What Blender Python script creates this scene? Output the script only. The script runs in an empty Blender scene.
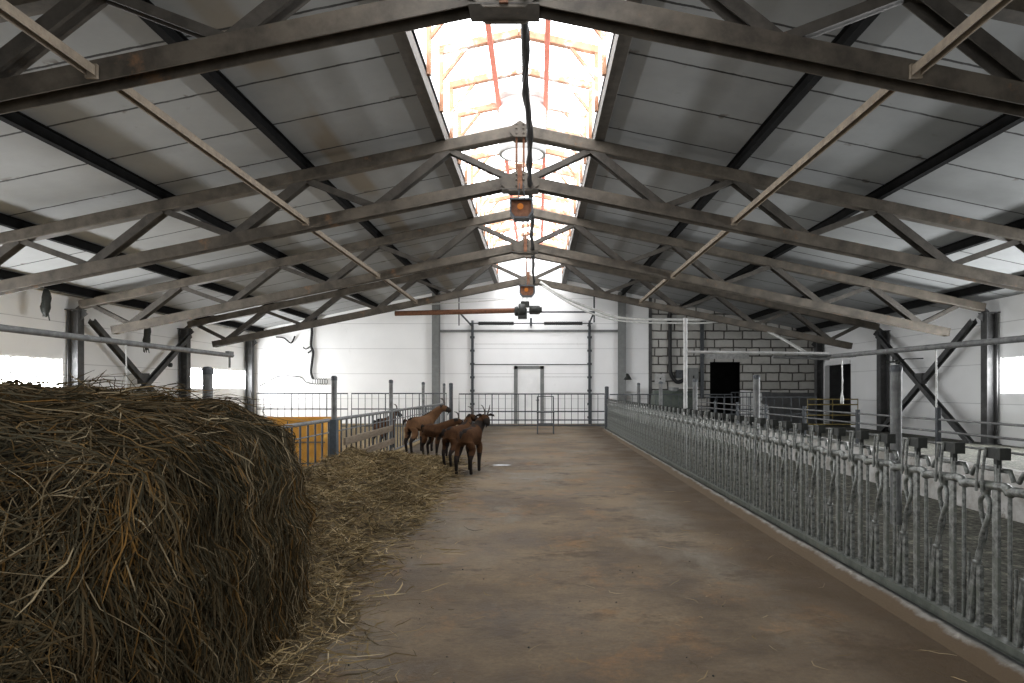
import bpy, math, random
import numpy as np
from mathutils import Vector, Matrix, Euler

random.seed(7)
rng = np.random.default_rng(11)
PI = math.pi
scene = bpy.context.scene
col = scene.collection
CH = 1.55            # eye height
CX = -0.34           # ridge line
XL, XR = -13.32, 13.05
YB = 31.4
TY = [7.05, 13.4, 19.4, 25.4]

# ------------------------------------------------------------------ helpers
class MB:
    def __init__(s): s.v = []; s.f = []; s.s = []; s.m = []
    def add(s, vs, fs, smooth=False, mi=0):
        n = len(s.v); s.v += [tuple(v) for v in vs]
        for f in fs: s.f.append([i + n for i in f]); s.s.append(smooth); s.m.append(mi)
        return s
    def box(s, x0, x1, y0, y1, z0, z1, mi=0):
        v = [(x, y, z) for x in (x0, x1) for y in (y0, y1) for z in (z0, z1)]
        return s.add(v, [(0,1,3,2),(4,6,7,5),(0,4,5,1),(2,3,7,6),(0,2,6,4),(1,5,7,3)], False, mi)
    def prism(s, prof, p0, p1, up=(0,0,1), mi=0, smooth=False):
        p0 = Vector(p0); p1 = Vector(p1); d = (p1-p0).normalized(); up = Vector(up)
        side = d.cross(up)
        if side.length < 1e-4: side = d.cross(Vector((1,0,0)))
        side.normalize(); u = side.cross(d)
        n = len(prof); vs = []
        for p in (p0, p1):
            for a, b in prof: vs.append(p + side*a + u*b)
        fs = [(i, (i+1) % n, n+(i+1) % n, n+i) for i in range(n)]
        s.add(vs, fs, smooth, mi); s.add([vs[i] for i in range(n)], [list(range(n))[::-1]], False, mi)
        s.add([vs[i+n] for i in range(n)], [list(range(n))], False, mi)
        return s
    def beam(s, p0, p1, w, h, up=(0,0,1), mi=0):
        c = min(w, h)*.08
        w /= 2; h /= 2
        return s.prism([(-w+c,-h),(w-c,-h),(w,-h+c),(w,h-c),(w-c,h),(-w+c,h),(-w,h-c),(-w,-h+c)], p0, p1, up, mi)
    def angle(s, p0, p1, w, t=.012, up=(0,0,1), flip=1):
        f = flip
        pr = [(0,0),(w*f,0),(w*f,t),(t*f,t),(t*f,w),(0,w)]
        pr = [(a-w*f/2, b-w/2) for a, b in pr]
        if f < 0: pr = pr[::-1]
        return s.prism(pr, p0, p1, up)
    def ibeam(s, p0, p1, w, h, t=.02, up=(0,0,1)):
        a, b = w/2, h/2; k = t/2
        return s.prism([(-a,-b),(a,-b),(a,-b+t),(k,-b+t),(k,b-t),(a,b-t),(a,b),(-a,b),(-a,b-t),(-k,b-t),(-k,-b+t),(-a,-b+t)], p0, p1, up)
    def tube(s, pts, r, n=8, cap=True, mi=0, smooth=True):
        pts = [Vector(p) for p in pts]; rings = []
        rs = r if isinstance(r, (list, tuple)) else [r]*len(pts)
        nrm = None
        for i, p in enumerate(pts):
            a = pts[max(i-1, 0)]; b = pts[min(i+1, len(pts)-1)]
            t = (b-a).normalized()
            if nrm is None:
                nrm = t.cross(Vector((0,0,1)))
                if nrm.length < .05: nrm = t.cross(Vector((1,0,0)))
                nrm.normalize()
            else:
                nrm = (nrm - t*nrm.dot(t)).normalized()
            bi = t.cross(nrm)
            rings.append([p + (nrm*math.cos(2*PI*k/n) + bi*math.sin(2*PI*k/n))*rs[i] for k in range(n)])
        vs = [q for rg in rings for q in rg]; fs = []
        for i in range(len(pts)-1):
            for k in range(n):
                fs.append((i*n+k, (i+1)*n+k, (i+1)*n+(k+1) % n, i*n+(k+1) % n))
        s.add(vs, fs, smooth, mi)
        if cap:
            s.add(rings[0], [list(range(n))], False, mi); s.add(rings[-1], [list(range(n))[::-1]], False, mi)
        return s
    def lathe(s, c, prof, n=16, axis='z', mi=0):
        vs = []
        for r, h in prof:
            for k in range(n):
                a = 2*PI*k/n; x, y = r*math.cos(a), r*math.sin(a)
                vs.append((c[0]+x, c[1]+y, c[2]+h) if axis == 'z' else ((c[0]+h, c[1]+x, c[2]+y) if axis == 'x' else (c[0]+x, c[1]+h, c[2]+y)))
        fs = []
        for i in range(len(prof)-1):
            for k in range(n): fs.append((i*n+k, i*n+(k+1) % n, (i+1)*n+(k+1) % n, (i+1)*n+k))
        s.add(vs, fs, True, mi)
        return s
    def build(s, name, mat, parent=None, loc=None):
        o = [0, 0, 0]
        if parent is not None:
            q = parent
            while q: o = [o[i]+q.location[i] for i in range(3)]; q = q.parent
        elif loc is not None: o = list(loc)
        me = bpy.data.meshes.new(name)
        me.from_pydata([(v[0]-o[0], v[1]-o[1], v[2]-o[2]) for v in s.v], [], s.f)
        for m in (mat if isinstance(mat, (list, tuple)) else [mat]): me.materials.append(m)
        me.polygons.foreach_set('use_smooth', s.s); me.polygons.foreach_set('material_index', s.m)
        me.update()
        ob = bpy.data.objects.new(name, me); col.objects.link(ob)
        if parent is not None: ob.parent = parent
        elif loc is not None: ob.location = loc
        return ob

def tag(o, label=None, cat=None, group=None, kind=None):
    if label: o['label'] = label
    if cat: o['category'] = cat
    if group: o['group'] = group
    if kind: o['kind'] = kind
    return o
def empty(name, loc, label=None, cat=None, group=None, rz=0):
    o = bpy.data.objects.new(name, None); col.objects.link(o); o.location = loc; o.rotation_euler = (0, 0, rz)
    o.empty_display_size = .1
    return tag(o, label, cat, group)
def copy_tree(o, parent=None):
    c = o.copy(); col.objects.link(c)
    if parent: c.parent = parent
    for ch in list(o.children): copy_tree(ch, c)
    return c
def P(px, py, Y):      # photo pixel at depth Y -> point
    return ((px-537.5)*Y/683, Y, CH + (390-py)*Y/683)
def smoothpts(pts, n=6):
    pts = [Vector(p) for p in pts]; out = []
    for i in range(len(pts)-1):
        a = pts[max(i-1,0)]; b = pts[i]; c = pts[i+1]; d = pts[min(i+2, len(pts)-1)]
        for k in range(n):
            t = k/n
            out.append(.5*((2*b)+(c-a)*t+(2*a-5*b+4*c-d)*t*t+(3*b-a-3*c+d)*t**3))
    out.append(pts[-1]); return out

# ------------------------------------------------------------------ materials
class NT:
    def __init__(s, name):
        s.m = bpy.data.materials.new(name); s.m.use_nodes = True; s.t = s.m.node_tree; s.n = s.t.nodes
        s.b = s.n['Principled BSDF']; s.tc = s.n.new('ShaderNodeTexCoord'); s.co = s.tc.outputs['Object']
    def lk(s, a, b): s.t.links.new(a, b)
    def noise(s, scale, detail=5, rough=.6, stretch=None, off=0):
        no = s.n.new('ShaderNodeTexNoise'); no.inputs['Scale'].default_value = scale
        no.inputs['Detail'].default_value = detail; no.inputs['Roughness'].default_value = rough
        mp = s.n.new('ShaderNodeMapping'); s.lk(s.co, mp.inputs['Vector'])
        mp.inputs['Location'].default_value = (off, off*1.3, off*.7)
        if stretch: mp.inputs['Scale'].default_value = stretch
        s.lk(mp.outputs[0], no.inputs['Vector'])
        return no.outputs['Fac']
    def ramp(s, fac, a, b, va=0, vb=1):
        r = s.n.new('ShaderNodeMapRange'); s.lk(fac, r.inputs[0]); r.clamp = True
        r.inputs[1].default_value = a; r.inputs[2].default_value = b; r.inputs[3].default_value = va; r.inputs[4].default_value = vb
        return r.outputs[0]
    def math(s, op, a, b=None, clamp=False):
        m = s.n.new('ShaderNodeMath'); m.operation = op; m.use_clamp = clamp
        for i, x in enumerate((a, b)):
            if x is None: continue
            if isinstance(x, (int, float)): m.inputs[i].default_value = x
            else: s.lk(x, m.inputs[i])
        return m.outputs[0]
    def mix(s, fac, a, b):
        m = s.n.new('ShaderNodeMix'); m.data_type = 'RGBA'
        if isinstance(fac, (int, float)): m.inputs[0].default_value = fac
        else: s.lk(fac, m.inputs[0])
        for i, x in ((6, a), (7, b)):
            if isinstance(x, tuple): m.inputs[i].default_value = (*x, 1)
            else: s.lk(x, m.inputs[i])
        return m.outputs[2]
    def sep(s):
        q = s.n.new('ShaderNodeSeparateXYZ'); s.lk(s.co, q.inputs[0]); return q.outputs
    def bump(s, h, strength=.3, dist=.01):
        b = s.n.new('ShaderNodeBump'); b.inputs['Strength'].default_value = strength; b.inputs['Distance'].default_value = dist
        s.lk(h, b.inputs['Height']); s.lk(b.outputs[0], s.b.inputs['Normal'])
    def fin(s, c, rough=.7, metal=0, spec=.3):
        if isinstance(c, tuple): s.b.inputs['Base Color'].default_value = (*c, 1)
        else: s.lk(c, s.b.inputs['Base Color'])
        if isinstance(rough, (int, float)): s.b.inputs['Roughness'].default_value = rough
        else: s.lk(rough, s.b.inputs['Roughness'])
        s.b.inputs['Metallic'].default_value = metal; s.b.inputs['Specular IOR Level'].default_value = spec
        return s.m
def mottled(name, c1, c2, scale=6, lo=.35, hi=.65, rough=.75, metal=0, c3=None, s3=2, t3=.6, bump=.2, stretch=None, spec=.3):
    t = NT(name); n1 = t.noise(scale, 6, .65, stretch); c = t.mix(t.ramp(n1, lo, hi), c1, c2)
    if c3: c = t.mix(t.ramp(t.noise(s3, 7, .7, None, 5), t3, t3+.1), c, c3)
    if bump: t.bump(t.noise(scale*6, 4, .6), bump, .01)
    return t.fin(c, rough, metal, spec)
def emit(name, c, st):
    m = bpy.data.materials.new(name); m.use_nodes = True; n = m.node_tree.nodes; n.clear()
    e = n.new('ShaderNodeEmission'); e.inputs[0].default_value = (*c, 1); e.inputs[1].default_value = st
    o = n.new('ShaderNodeOutputMaterial'); m.node_tree.links.new(e.outputs[0], o.inputs[0]); return m

M = {}
M['steel'] = mottled('truss_steel', (.112,.095,.074), (.050,.042,.033), 3, c3=(.17,.10,.055), s3=1.6, t3=.60, rough=.6, bump=.15)
M['steel_web'] = mottled('web_steel', (.080,.071,.060), (.045,.040,.034), 5, c3=(.17,.11,.07), s3=2.5, t3=.62, rough=.65)
M['purlin'] = mottled('purlin_steel', (.014,.014,.014), (.009,.009,.009), 4, c3=(.04,.025,.018), s3=2, t3=.62, rough=.95, spec=.04)
M['tie'] = mottled('tie_steel', (.25,.205,.15), (.16,.13,.10), 7, c3=(.16,.1,.06), s3=3, t3=.6)
M['column'] = mottled('column_steel', (.105,.105,.105), (.06,.06,.06), 3, c3=(.2,.2,.19), s3=1.5, t3=.62, rough=.85, spec=.12)
M['galv'] = mottled('galvanised', (.26,.27,.255), (.048,.052,.046), 26, rough=.42, metal=.3, c3=(.12,.13,.11), s3=9, t3=.52, bump=.1, spec=.5)
M['galv_dark'] = mottled('galvanised_dull', (.12,.128,.11), (.07,.078,.066), 9, rough=.55, metal=.3, c3=(.13,.12,.09), s3=3, t3=.58, bump=.15)
M['gate'] = mottled('gate_steel', (.075,.08,.085), (.045,.05,.055), 10, rough=.5, metal=.3)
M['post'] = mottled('post_steel', (.17,.175,.17), (.09,.09,.09), 10, rough=.6, c3=(.35,.35,.33), s3=6, t3=.62)
M['bluepost'] = mottled('blue_grey_post', (.08,.10,.115), (.05,.06,.07), 9)
M['black'] = mottled('black_rubber', (.018,.02,.018), (.03,.032,.028), 20, rough=.6)
M['cable'] = mottled('black_cable', (.012,.012,.012), (.025,.025,.025), 20, rough=.5)
M['whitecable'] = mottled('white_hose', (.62,.62,.6), (.45,.45,.42), 10, rough=.5)
M['whitepipe'] = mottled('pale_pipe', (.5,.5,.49), (.33,.33,.32), 9, rough=.5)
M['white'] = mottled('white_paint', (.84,.84,.83), (.76,.76,.75), 2, rough=.6, bump=.05)
M['wood'] = mottled('weathered_wood', (.24,.19,.135), (.14,.11,.08), 5, stretch=(8,1,8), rough=.8)
M['rust'] = mottled('rusty_metal', (.19,.085,.045), (.10,.045,.025), 12, rough=.8)
M['orange'] = mottled('orange_board', (.72,.36,.06), (.56,.27,.045), 5, c3=(.60,.42,.10), s3=3, t3=.55, rough=.55)
M['redpaint'] = mottled('red_frame', (.62,.20,.15), (.50,.16,.10), 8)
M['lantern'] = mottled('lantern_frame', (.42,.23,.14), (.28,.13,.075), 6, c3=(.65,.6,.55), s3=2, t3=.5)
M['motor'] = mottled('greasy_motor', (.018,.02,.018), (.035,.035,.03), 18, rough=.45)
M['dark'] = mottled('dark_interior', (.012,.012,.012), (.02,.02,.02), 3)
M['yellowpipe'] = mottled('yellow_paint', (.32,.24,.08), (.2,.16,.07), 9)
M['greybox'] = mottled('grey_cabinet', (.20,.205,.20), (.15,.155,.15), 5, rough=.5)
M['machine'] = mottled('machine_green', (.055,.07,.06), (.09,.10,.085), 6, rough=.5)
M['greyboard'] = mottled('grey_board', (.10,.10,.10), (.14,.14,.14), 3)
M['glow'] = emit('heater_lamp_element', (1.0, .34, .08), .28)
M['skypane'] = emit('skylight_daylight', (.95, .975, 1.0), 5.2)
M['winpane'] = emit('window_daylight', (.96, .98, 1.0), 31.0)

M['doorpane'] = emit('open_door_daylight', (.97, .985, 1.0), 3.8)
# floor : worn packed dirt over concrete
t = NT('dirt_floor'); S = t.sep()
a = t.mix(t.ramp(t.noise(.6, 8, .68), .40, .60), (.076,.051,.027), (.205,.153,.097))
a = t.mix(t.ramp(t.noise(.9, 6, .7, (1,.45,1), 9), .52, .70), a, (.175,.150,.115))
a = t.mix(t.ramp(t.noise(1.6, 8, .75, (1,.8,1), 21), .53, .66, 0, .7), a, (.22,.12,.05))
st = t.math('MULTIPLY', t.ramp(t.noise(1.3, 9, .78, (1,1.3,1), 33), .52, .62), .8)
a = t.mix(st, a, (.060,.043,.027))
edge = t.math('ADD', S[0], t.ramp(t.noise(.8, 6, .65, None, 3), .2, .8, -.55, .55))
a = t.mix(t.ramp(edge, 1.25, 2.1, 0, .88), a, (.058,.037,.018))
a = t.mix(t.ramp(edge, -.9, -1.9, 0, .85), a, (.050,.035,.018))
fine = t.noise(26, 5, .7)
a = t.mix(t.ramp(fine, .35, .7, 0, .5), a, (.075,.056,.040))
t.bump(t.math('ADD', t.noise(3, 8, .7), t.math('MULTIPLY', fine, .25)), .55, .05)
M['floor'] = t.fin(a, t.ramp(t.noise(1.2, 4), .35, .7, .62, .95), 0, .25)
M['penfloor'] = mottled('pen_bedding', (.12,.12,.098), (.025,.024,.02), 18, c3=(.22,.215,.17), s3=9, t3=.54, rough=.95, bump=.8)
M['strawfloor'] = mottled('straw_bedding', (.30,.22,.11), (.14,.10,.05), 12, c3=(.40,.30,.16), s3=25, t3=.55, rough=.95, bump=.8)
M['kerbx'] = mottled('concrete_lintel', (.19,.185,.17), (.10,.09,.075), 5, c3=(.30,.28,.245), s3=7, t3=.56, rough=.85, bump=.5)
t = NT('concrete_kerb'); S = t.sep()
a = t.mix(t.ramp(t.noise(5, 6, .65), .35, .65), (.22,.21,.19), (.12,.11,.095))
a = t.mix(t.ramp(t.noise(7, 7, .7, None, 5), .56, .66), a, (.30,.285,.25))
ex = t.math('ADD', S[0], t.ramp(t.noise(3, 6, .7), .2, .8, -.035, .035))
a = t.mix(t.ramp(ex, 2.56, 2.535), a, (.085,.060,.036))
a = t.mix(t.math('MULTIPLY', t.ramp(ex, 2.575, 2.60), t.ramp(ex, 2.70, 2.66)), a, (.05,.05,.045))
t.bump(t.noise(30, 5, .6), .6, .01)
M['kerb'] = t.fin(a, .85, 0, .2)
M['limewash'] = mottled('limewashed_wall', (.52,.51,.49), (.28,.265,.235), 3.2, c3=(.14,.12,.09), s3=2.2, t3=.58, rough=.85, bump=.4)
# ceiling : white slabs with dark seams and stains
t = NT('ceiling_panels'); S = t.sep()
w = t.math('ADD', S[1], t.ramp(t.noise(2.2, 5, .7), .2, .8, -.02, .02))
fr = t.math('FRACT', t.math('DIVIDE', t.math('ADD', w, 30.0-1.05), 1.45))
d = t.math('ABSOLUTE', t.math('SUBTRACT', fr, .5))
seam = t.ramp(d, .480, .487)
seam = t.math('MULTIPLY', seam, t.ramp(t.noise(1.3, 5, .6, None, 4), .3, .45, .55, 1))
a = t.mix(t.ramp(t.noise(.6, 7, .65), .3, .7), (.29,.298,.298), (.225,.232,.232))
a = t.mix(t.ramp(t.noise(2.5, 8, .75, None, 14), .62, .75, 0, .6), a, (.15,.145,.14))
# rust-brown water stains that run along the joints
r1 = t.math('MULTIPLY', t.ramp(t.math('ABSOLUTE', t.math('SUBTRACT', S[0], -3.95)), .28, .16), t.ramp(t.noise(.5, 4, .5, (1,.5,1), 40), .40, .55))
a = t.mix(t.math('MULTIPLY', r1, .62), a, (.19,.145,.09))
blot = t.math('MULTIPLY', t.ramp(t.noise(3.2, 4, .6, (1,.6,1), 51), .62, .68), t.ramp(d, .40, .48))
a = t.mix(t.math('MULTIPLY', blot, .8), a, (.09,.07,.055))
a = t.mix(seam, a, (.035,.035,.035))
M['ceil'] = t.fin(a, .75, 0, .2)
# insulated wall panel
t = NT('white_wall_panels'); S = t.sep()
fz = t.math('FRACT', t.math('DIVIDE', S[2], 1.15)); dz = t.math('ABSOLUTE', t.math('SUBTRACT', fz, .5))
a = t.mix(t.ramp(t.noise(.8, 6, .6), .3, .7), (.90,.90,.895), (.84,.84,.835))
a = t.mix(t.ramp(t.noise(3, 7, .75, (1,1,.4), 8), .62, .8, 0, .35), a, (.45,.43,.40))
a = t.mix(t.ramp(dz, .488, .494, 0, .55), a, (.35,.35,.35))
M['wall'] = t.fin(a, .55, 0, .3)
# block wall
t = NT('block_wall')
br = t.n.new('ShaderNodeTexBrick'); mp = t.n.new('ShaderNodeMapping'); t.lk(t.co, mp.inputs[0])
mp.inputs['Rotation'].default_value = (PI/2, 0, 0)
br.inputs['Scale'].default_value = 1; br.inputs['Brick Width'].default_value = .86; br.inputs['Row Height'].default_value = .385
br.inputs['Mortar Size'].default_value = .034; br.inputs['Mortar Smooth'].default_value = .15; br.inputs['Bias'].default_value = 0
br.offset_frequency = 2; br.squash = .7; br.squash_frequency = 3
br.inputs['Color1'].default_value = (.56,.55,.52,1); br.inputs['Color2'].default_value = (.43,.42,.39,1); br.inputs['Mortar'].default_value = (.06,.055,.05,1)
no = t.n.new('ShaderNodeTexNoise'); no.inputs['Scale'].default_value = 2.5; t.lk(t.co, no.inputs['Vector'])
vm = t.n.new('ShaderNodeVectorMath'); vm.operation = 'MULTIPLY_ADD'; vm.inputs[1].default_value = (.06,.06,.06)
t.lk(no.outputs['Color'], vm.inputs[0]); t.lk(mp.outputs[0], vm.inputs[2]); t.lk(vm.outputs[0], br.inputs['Vector'])
a = t.mix(t.ramp(t.noise(4, 7, .7), .4, .75, 0, .5), br.outputs['Color'], (.30,.29,.26))
t.bump(t.math('SUBTRACT', 1.0, br.outputs['Fac']), .6, .02)
M['block'] = t.fin(a, .85, 0, .2)
# hay (strand colours differ stalk by stalk)
t = NT('hay_stalks'); at = t.n.new('ShaderNodeAttribute'); at.attribute_name = 'stalk'
M['hay'] = t.fin(at.outputs['Color'], .95, 0, .06)
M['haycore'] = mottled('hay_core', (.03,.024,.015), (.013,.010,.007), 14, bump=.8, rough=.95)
M['straw'] = mottled('straw_mat', (.10,.072,.036), (.045,.033,.018), 14, bump=.8, rough=.95)
# goat coat
M['goat'] = mottled('goat_brown_coat', (.066,.032,.015), (.036,.018,.010), 9, rough=.95, bump=.3, spec=.05)
M['goatpale'] = mottled('goat_tan_coat', (.115,.06,.030), (.075,.04,.022), 9, rough=.95, spec=.05)
M['goatblack'] = mottled('goat_black_coat', (.014,.012,.011), (.022,.017,.014), 12, rough=.95, spec=.05)
M['horn'] = mottled('goat_horn', (.06,.05,.042), (.035,.03,.026), 20, rough=.5)

# ------------------------------------------------------------------ shell
def ceil_z(off): return CH + 5.40 - .21*abs(off)
Y0 = -6.0
sk = 1.45
m = MB().box(XL-.2, XR+.2, Y0, YB+.2, -.2, 0); tag(m.build('floor', M['floor']), kind='structure')
m = MB().box(2.66, XR, Y0, YB, 0, .012)
tag(m.build('floor_right_pen', M['penfloor']), kind='structure')
m = MB().box(XL, -3.42, Y0, YB, 0, .012)
tag(m.build('floor_left_pen', M['strawfloor']), kind='structure')
# kerb with a worn front edge
m = MB(); n = 150
prof = [(2.46,0),(2.51,.03),(2.56,.066),(2.595,.068),(2.605,.055),(2.80,.055),(2.80,0)]
vs = []
for i in range(n+1):
    y = 1.0 + (26.2-1.0)*i/n
    for k, (x, z) in enumerate(prof):
        j = (random.uniform(-.012,.012) if k in (1,2) else 0)
        vs.append((x+j, y, max(0, z+(j*.6))))
q = len(prof)
m.add(vs, [(i*q+k, (i+1)*q+k, (i+1)*q+k+1, i*q+k+1) for i in range(n) for k in range(q-1)])
tag(m.build('trim_1', M['kerb']), kind='structure')
# ceiling slopes, leaving the lantern opening
for sgn, nm in ((-1, 'ceiling_left'), (1, 'ceiling_right')):
    m = MB(); ext = (CX-XL+.3) if sgn < 0 else (XR-CX+.3)
    a0, a1 = sk, ext
    pts = []
    for off in (a0, a1):
        for dz in (0, .12):
            for y in (Y0, YB+.2): pts.append((CX+sgn*off, y, ceil_z(off)+dz))
    m.add(pts, [(0,1,5,4),(2,6,7,3),(0,4,6,2),(1,3,7,5),(0,2,3,1),(4,5,7,6)])
    tag(m.build(nm, M['ceil']), kind='structure')
# side walls with strip windows, walls are built of pieces round the openings
def wall_side(x, sgn, nm, openings, ztop):
    m = MB(); ys = Y0
    xa, xb = (x-.15, x) if sgn < 0 else (x, x+.15)
    for (y0, y1, z0, z1) in sorted(openings):
        m.box(xa, xb, ys, y0, 0, ztop)
        if z0 > 0: m.box(xa, xb, y0, y1, 0, z0)
        m.box(xa, xb, y0, y1, z1, ztop); ys = y1
    m.box(xa, xb, ys, YB, 0, ztop)
    return tag(m.build(nm, M['wall']), kind='structure')
WZ = (1.45, 2.45)
Lop = [(y+.35, y+5.75, 1.6, 2.42) for y in (7.4, 13.4, 25.4)]
Rop = [(y+.35, y+5.85, *WZ) for y in (7.4, 13.4)] + [(28.45, 31.2, 0, 2.65)]
wall_side(XL, -1, 'wall_left', Lop, ceil_z(XL-CX)+.06)
wall_side(XR, 1, 'wall_right', Rop, ceil_z(XR-CX)+.06)
wi = 2
for x, sgn, ops in ((XL, -1, Lop), (XR, 1, Rop[:2])):
    for (y0, y1, z0, z1) in ops:
        xx = x + sgn*.10
        m = MB().add([(xx,y0,z0),(xx,y1,z0),(xx,y1,z1),(xx,y0,z1)], [(0,1,2,3)] if sgn > 0 else [(3,2,1,0)])
        w = tag(m.build('window_%d' % wi, M['winpane']), kind='structure')
        f = MB(); xi = x + sgn*.07
        for yy in np.linspace(y0, y1, 4)[1:-1]: f.beam((xi,yy,z0),(xi,yy,z1),.035,.05,(1,0,0))
        for zz in (z0+.02, z1-.02): f.beam((xi,y0,zz),(xi,y1,zz),.05,.04)
        f.build('window_frame', M['white'], w); wi += 1
# back wall
def gable(m, x0, x1, y, zb, th=.2):
    xs = [x0] + ([CX-sk, CX+sk] if x0 < CX < x1 else []) + [x1]
    xs = sorted(set(xs))
    for a, b in zip(xs[:-1], xs[1:]):
        za, zb2 = ceil_z(a-CX)+.05, ceil_z(b-CX)+.05
        if a >= CX-sk-1e-6 and b <= CX+sk+1e-6: za = zb2 = 8.4
        v = [(a,y,zb),(b,y,zb),(b,y,zb2),(a,y,za),(a,y+th,zb),(b,y+th,zb),(b,y+th,zb2),(a,y+th,za)]
        m.add(v, [(0,1,2,3),(5,4,7,6),(0,4,5,1),(1,5,6,2),(2,6,7,3),(3,7,4,0)])
XBK = 5.16
def bx_(px): return (px-537.5)*31.4/683
m = MB(); gable(m, XL, XBK, YB, 0); tag(m.build('wall_back', M['wall']), kind='structure')
m = MB()
dx0, dx1, dzt = 7.93, 9.36, 2.84
gable(m, XBK, dx0, YB, 0); gable(m, dx0, dx1, YB, dzt); gable(m, dx1, XR, YB, 0)
tag(m.build('wall_back_block', M['block']), kind='structure')
m = MB(); gable(m, XL, -3.0, Y0-.2, 0); gable(m, -3.0, 2.4, Y0-.2, 4.1); gable(m, 2.4, XR, Y0-.2, 0); tag(m.build('wall_front', M['wall']), kind='structure')
m = MB().add([(-3.0, Y0-.1, .05), (2.4, Y0-.1, .05), (2.4, Y0-.1, 4.1), (-3.0, Y0-.1, 4.1)], [(3,2,1,0)])  # unseen open barn door behind the camera; its glowing pane gives frontal daylight
tag(m.build('window_8', M['doorpane']), kind='structure')
# dark rooms behind the two openings
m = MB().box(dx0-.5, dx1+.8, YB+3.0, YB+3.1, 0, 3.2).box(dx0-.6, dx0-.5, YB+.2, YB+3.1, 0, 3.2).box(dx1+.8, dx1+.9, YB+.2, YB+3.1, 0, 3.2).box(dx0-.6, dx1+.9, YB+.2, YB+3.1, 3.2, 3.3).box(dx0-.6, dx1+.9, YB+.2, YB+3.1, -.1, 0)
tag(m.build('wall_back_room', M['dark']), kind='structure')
m = MB().box(XR+3, XR+3.1, 25, 32, 0, 3).box(XR+.15, XR+3, 24.9, 25, 0, 3).box(XR+.15, XR+3, 32, 32.1, 0, 3).box(XR+.15, XR+3.1, 24.9, 32.1, 3, 3.1).box(XR+.15, XR+3.1, 24.9, 32.1, -.1, 0)
tag(m.build('wall_side_room', M['greyboard']), kind='structure')
# lintels, trims
m = MB().box(dx0-.25, dx1+.35, YB-.03, YB+.02, dzt+.14, dzt+.42); tag(m.build('trim_2', M['whitepipe']), kind='structure')
m = MB().box(XBK-.05, XBK+.09, YB-.06, YB, 0, 5.9); tag(m.build('trim_3', M['column']), kind='structure')
m = MB().box(bx_(440), bx_(622), YB-.10, YB, 4.2, 4.31); tag(m.build('trim_4', M['greybox']), kind='structure')
# side door frame
m = MB().box(XR-.06, XR+.16, 30.9, 31.2, 0, 2.65).box(XR-.06, XR+.16, 28.45, 31.2, 2.65, 2.8)
o = tag(m.build('door_2', M['white']), kind='structure')

# ------------------------------------------------------------------ skylight lantern
SY0 = 2.6
ez, rz_ = CH+6.30, CH+6.62
zb = ceil_z(sk)
m = MB()
for s in (-1, 1):
    m.add([(CX+s*sk, SY0, ez), (CX+s*sk, YB, ez), (CX, YB, rz_), (CX, SY0, rz_)], [(0,1,2,3)] if s < 0 else [(3,2,1,0)])
win = tag(m.build('window_1', M['skypane']), kind='structure')
m = MB()
for s in (-1, 1):
    a, b = sorted((CX+s*sk, CX+s*(sk+.08)))
    m.box(a, b, SY0, YB, zb-.02, zb+.30).box(a, b, SY0, YB, ez-.08, ez+.05)
m.box(CX-sk, CX+sk, SY0-.1, SY0, zb, 8.3)
tag(m.build('wall_lantern', M['white']), kind='structure')
m = MB().box(CX-sk, CX+sk, Y0, SY0-.1, zb+.02, zb+.14)
tag(m.build('ceiling_ridge', M['ceil']), kind='structure')
fy = 12.5 - 1.45*6
while fy < YB-.3:
    m = MB()
    for s in (-1, 1):
        m.beam((CX+s*sk, fy, ez-.09), (CX, fy, rz_-.09), .12, .14)
        m.beam((CX+s*(sk-.03), fy, zb), (CX+s*(sk-.03), fy, ez-.05), .08, .08, (0,1,0))
        m.beam((CX+s*(sk-.04), fy, ez-.62), (CX+s*(sk-.5), fy, ez-.03), .06, .07, (0,1,0))
    m.build('skylight_rafter', M['lantern'], win); fy += 1.45
for s in (-1, 1):
    m = MB(); x = CX + s*.52; z = rz_ - .15 - .22*.52
    m.beam((x, SY0, z), (x, YB-.05, z), .10, .09)
    m.build('skylight_purlin', M['redpaint'], win)
for s, nm in ((-1, 'trim_5'), (1, 'trim_6')):       # steel curb round the opening
    m = MB(); x = CX + s*(sk+.11)
    m.beam((x, Y0+.1, zb-.13), (x, YB, zb-.13), .20, .17)
    m.box(x-s*.10-.012, x-s*.10+.012, SY0-.1, YB, zb-.24, zb+.0)
    tag(m.build(nm, M['steel_web']), kind='structure')
for s in (-1, 1):                                    # translucent side glazing of the lantern
    x = CX+s*(sk+.05); m = MB().add([(x, SY0, zb+.30), (x, YB, zb+.30), (x, YB, ez-.08), (x, SY0, ez-.08)], [(0,1,2,3)] if s > 0 else [(3,2,1,0)])
    m.build('side_glazing', M['skypane'], win)
# ventilation shaft in the lantern
vs_ = empty('ventilation_shaft', (CX, 15.4, 6.85), 'white round ventilation shaft hanging inside the bright roof skylight', 'vent')
m = MB().lathe((CX, 15.4, 6.85), [(.47,0),(.53,0),(.53,1.25),(.47,1.25),(.47,0)], 28); m.build('duct', M['white'], vs_)
m = MB().lathe((CX, 15.4, 8.0), [(.53,0),(.74,0),(.74,.05),(.53,.05)], 28); m.build('flange', M['white'], vs_)

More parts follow.
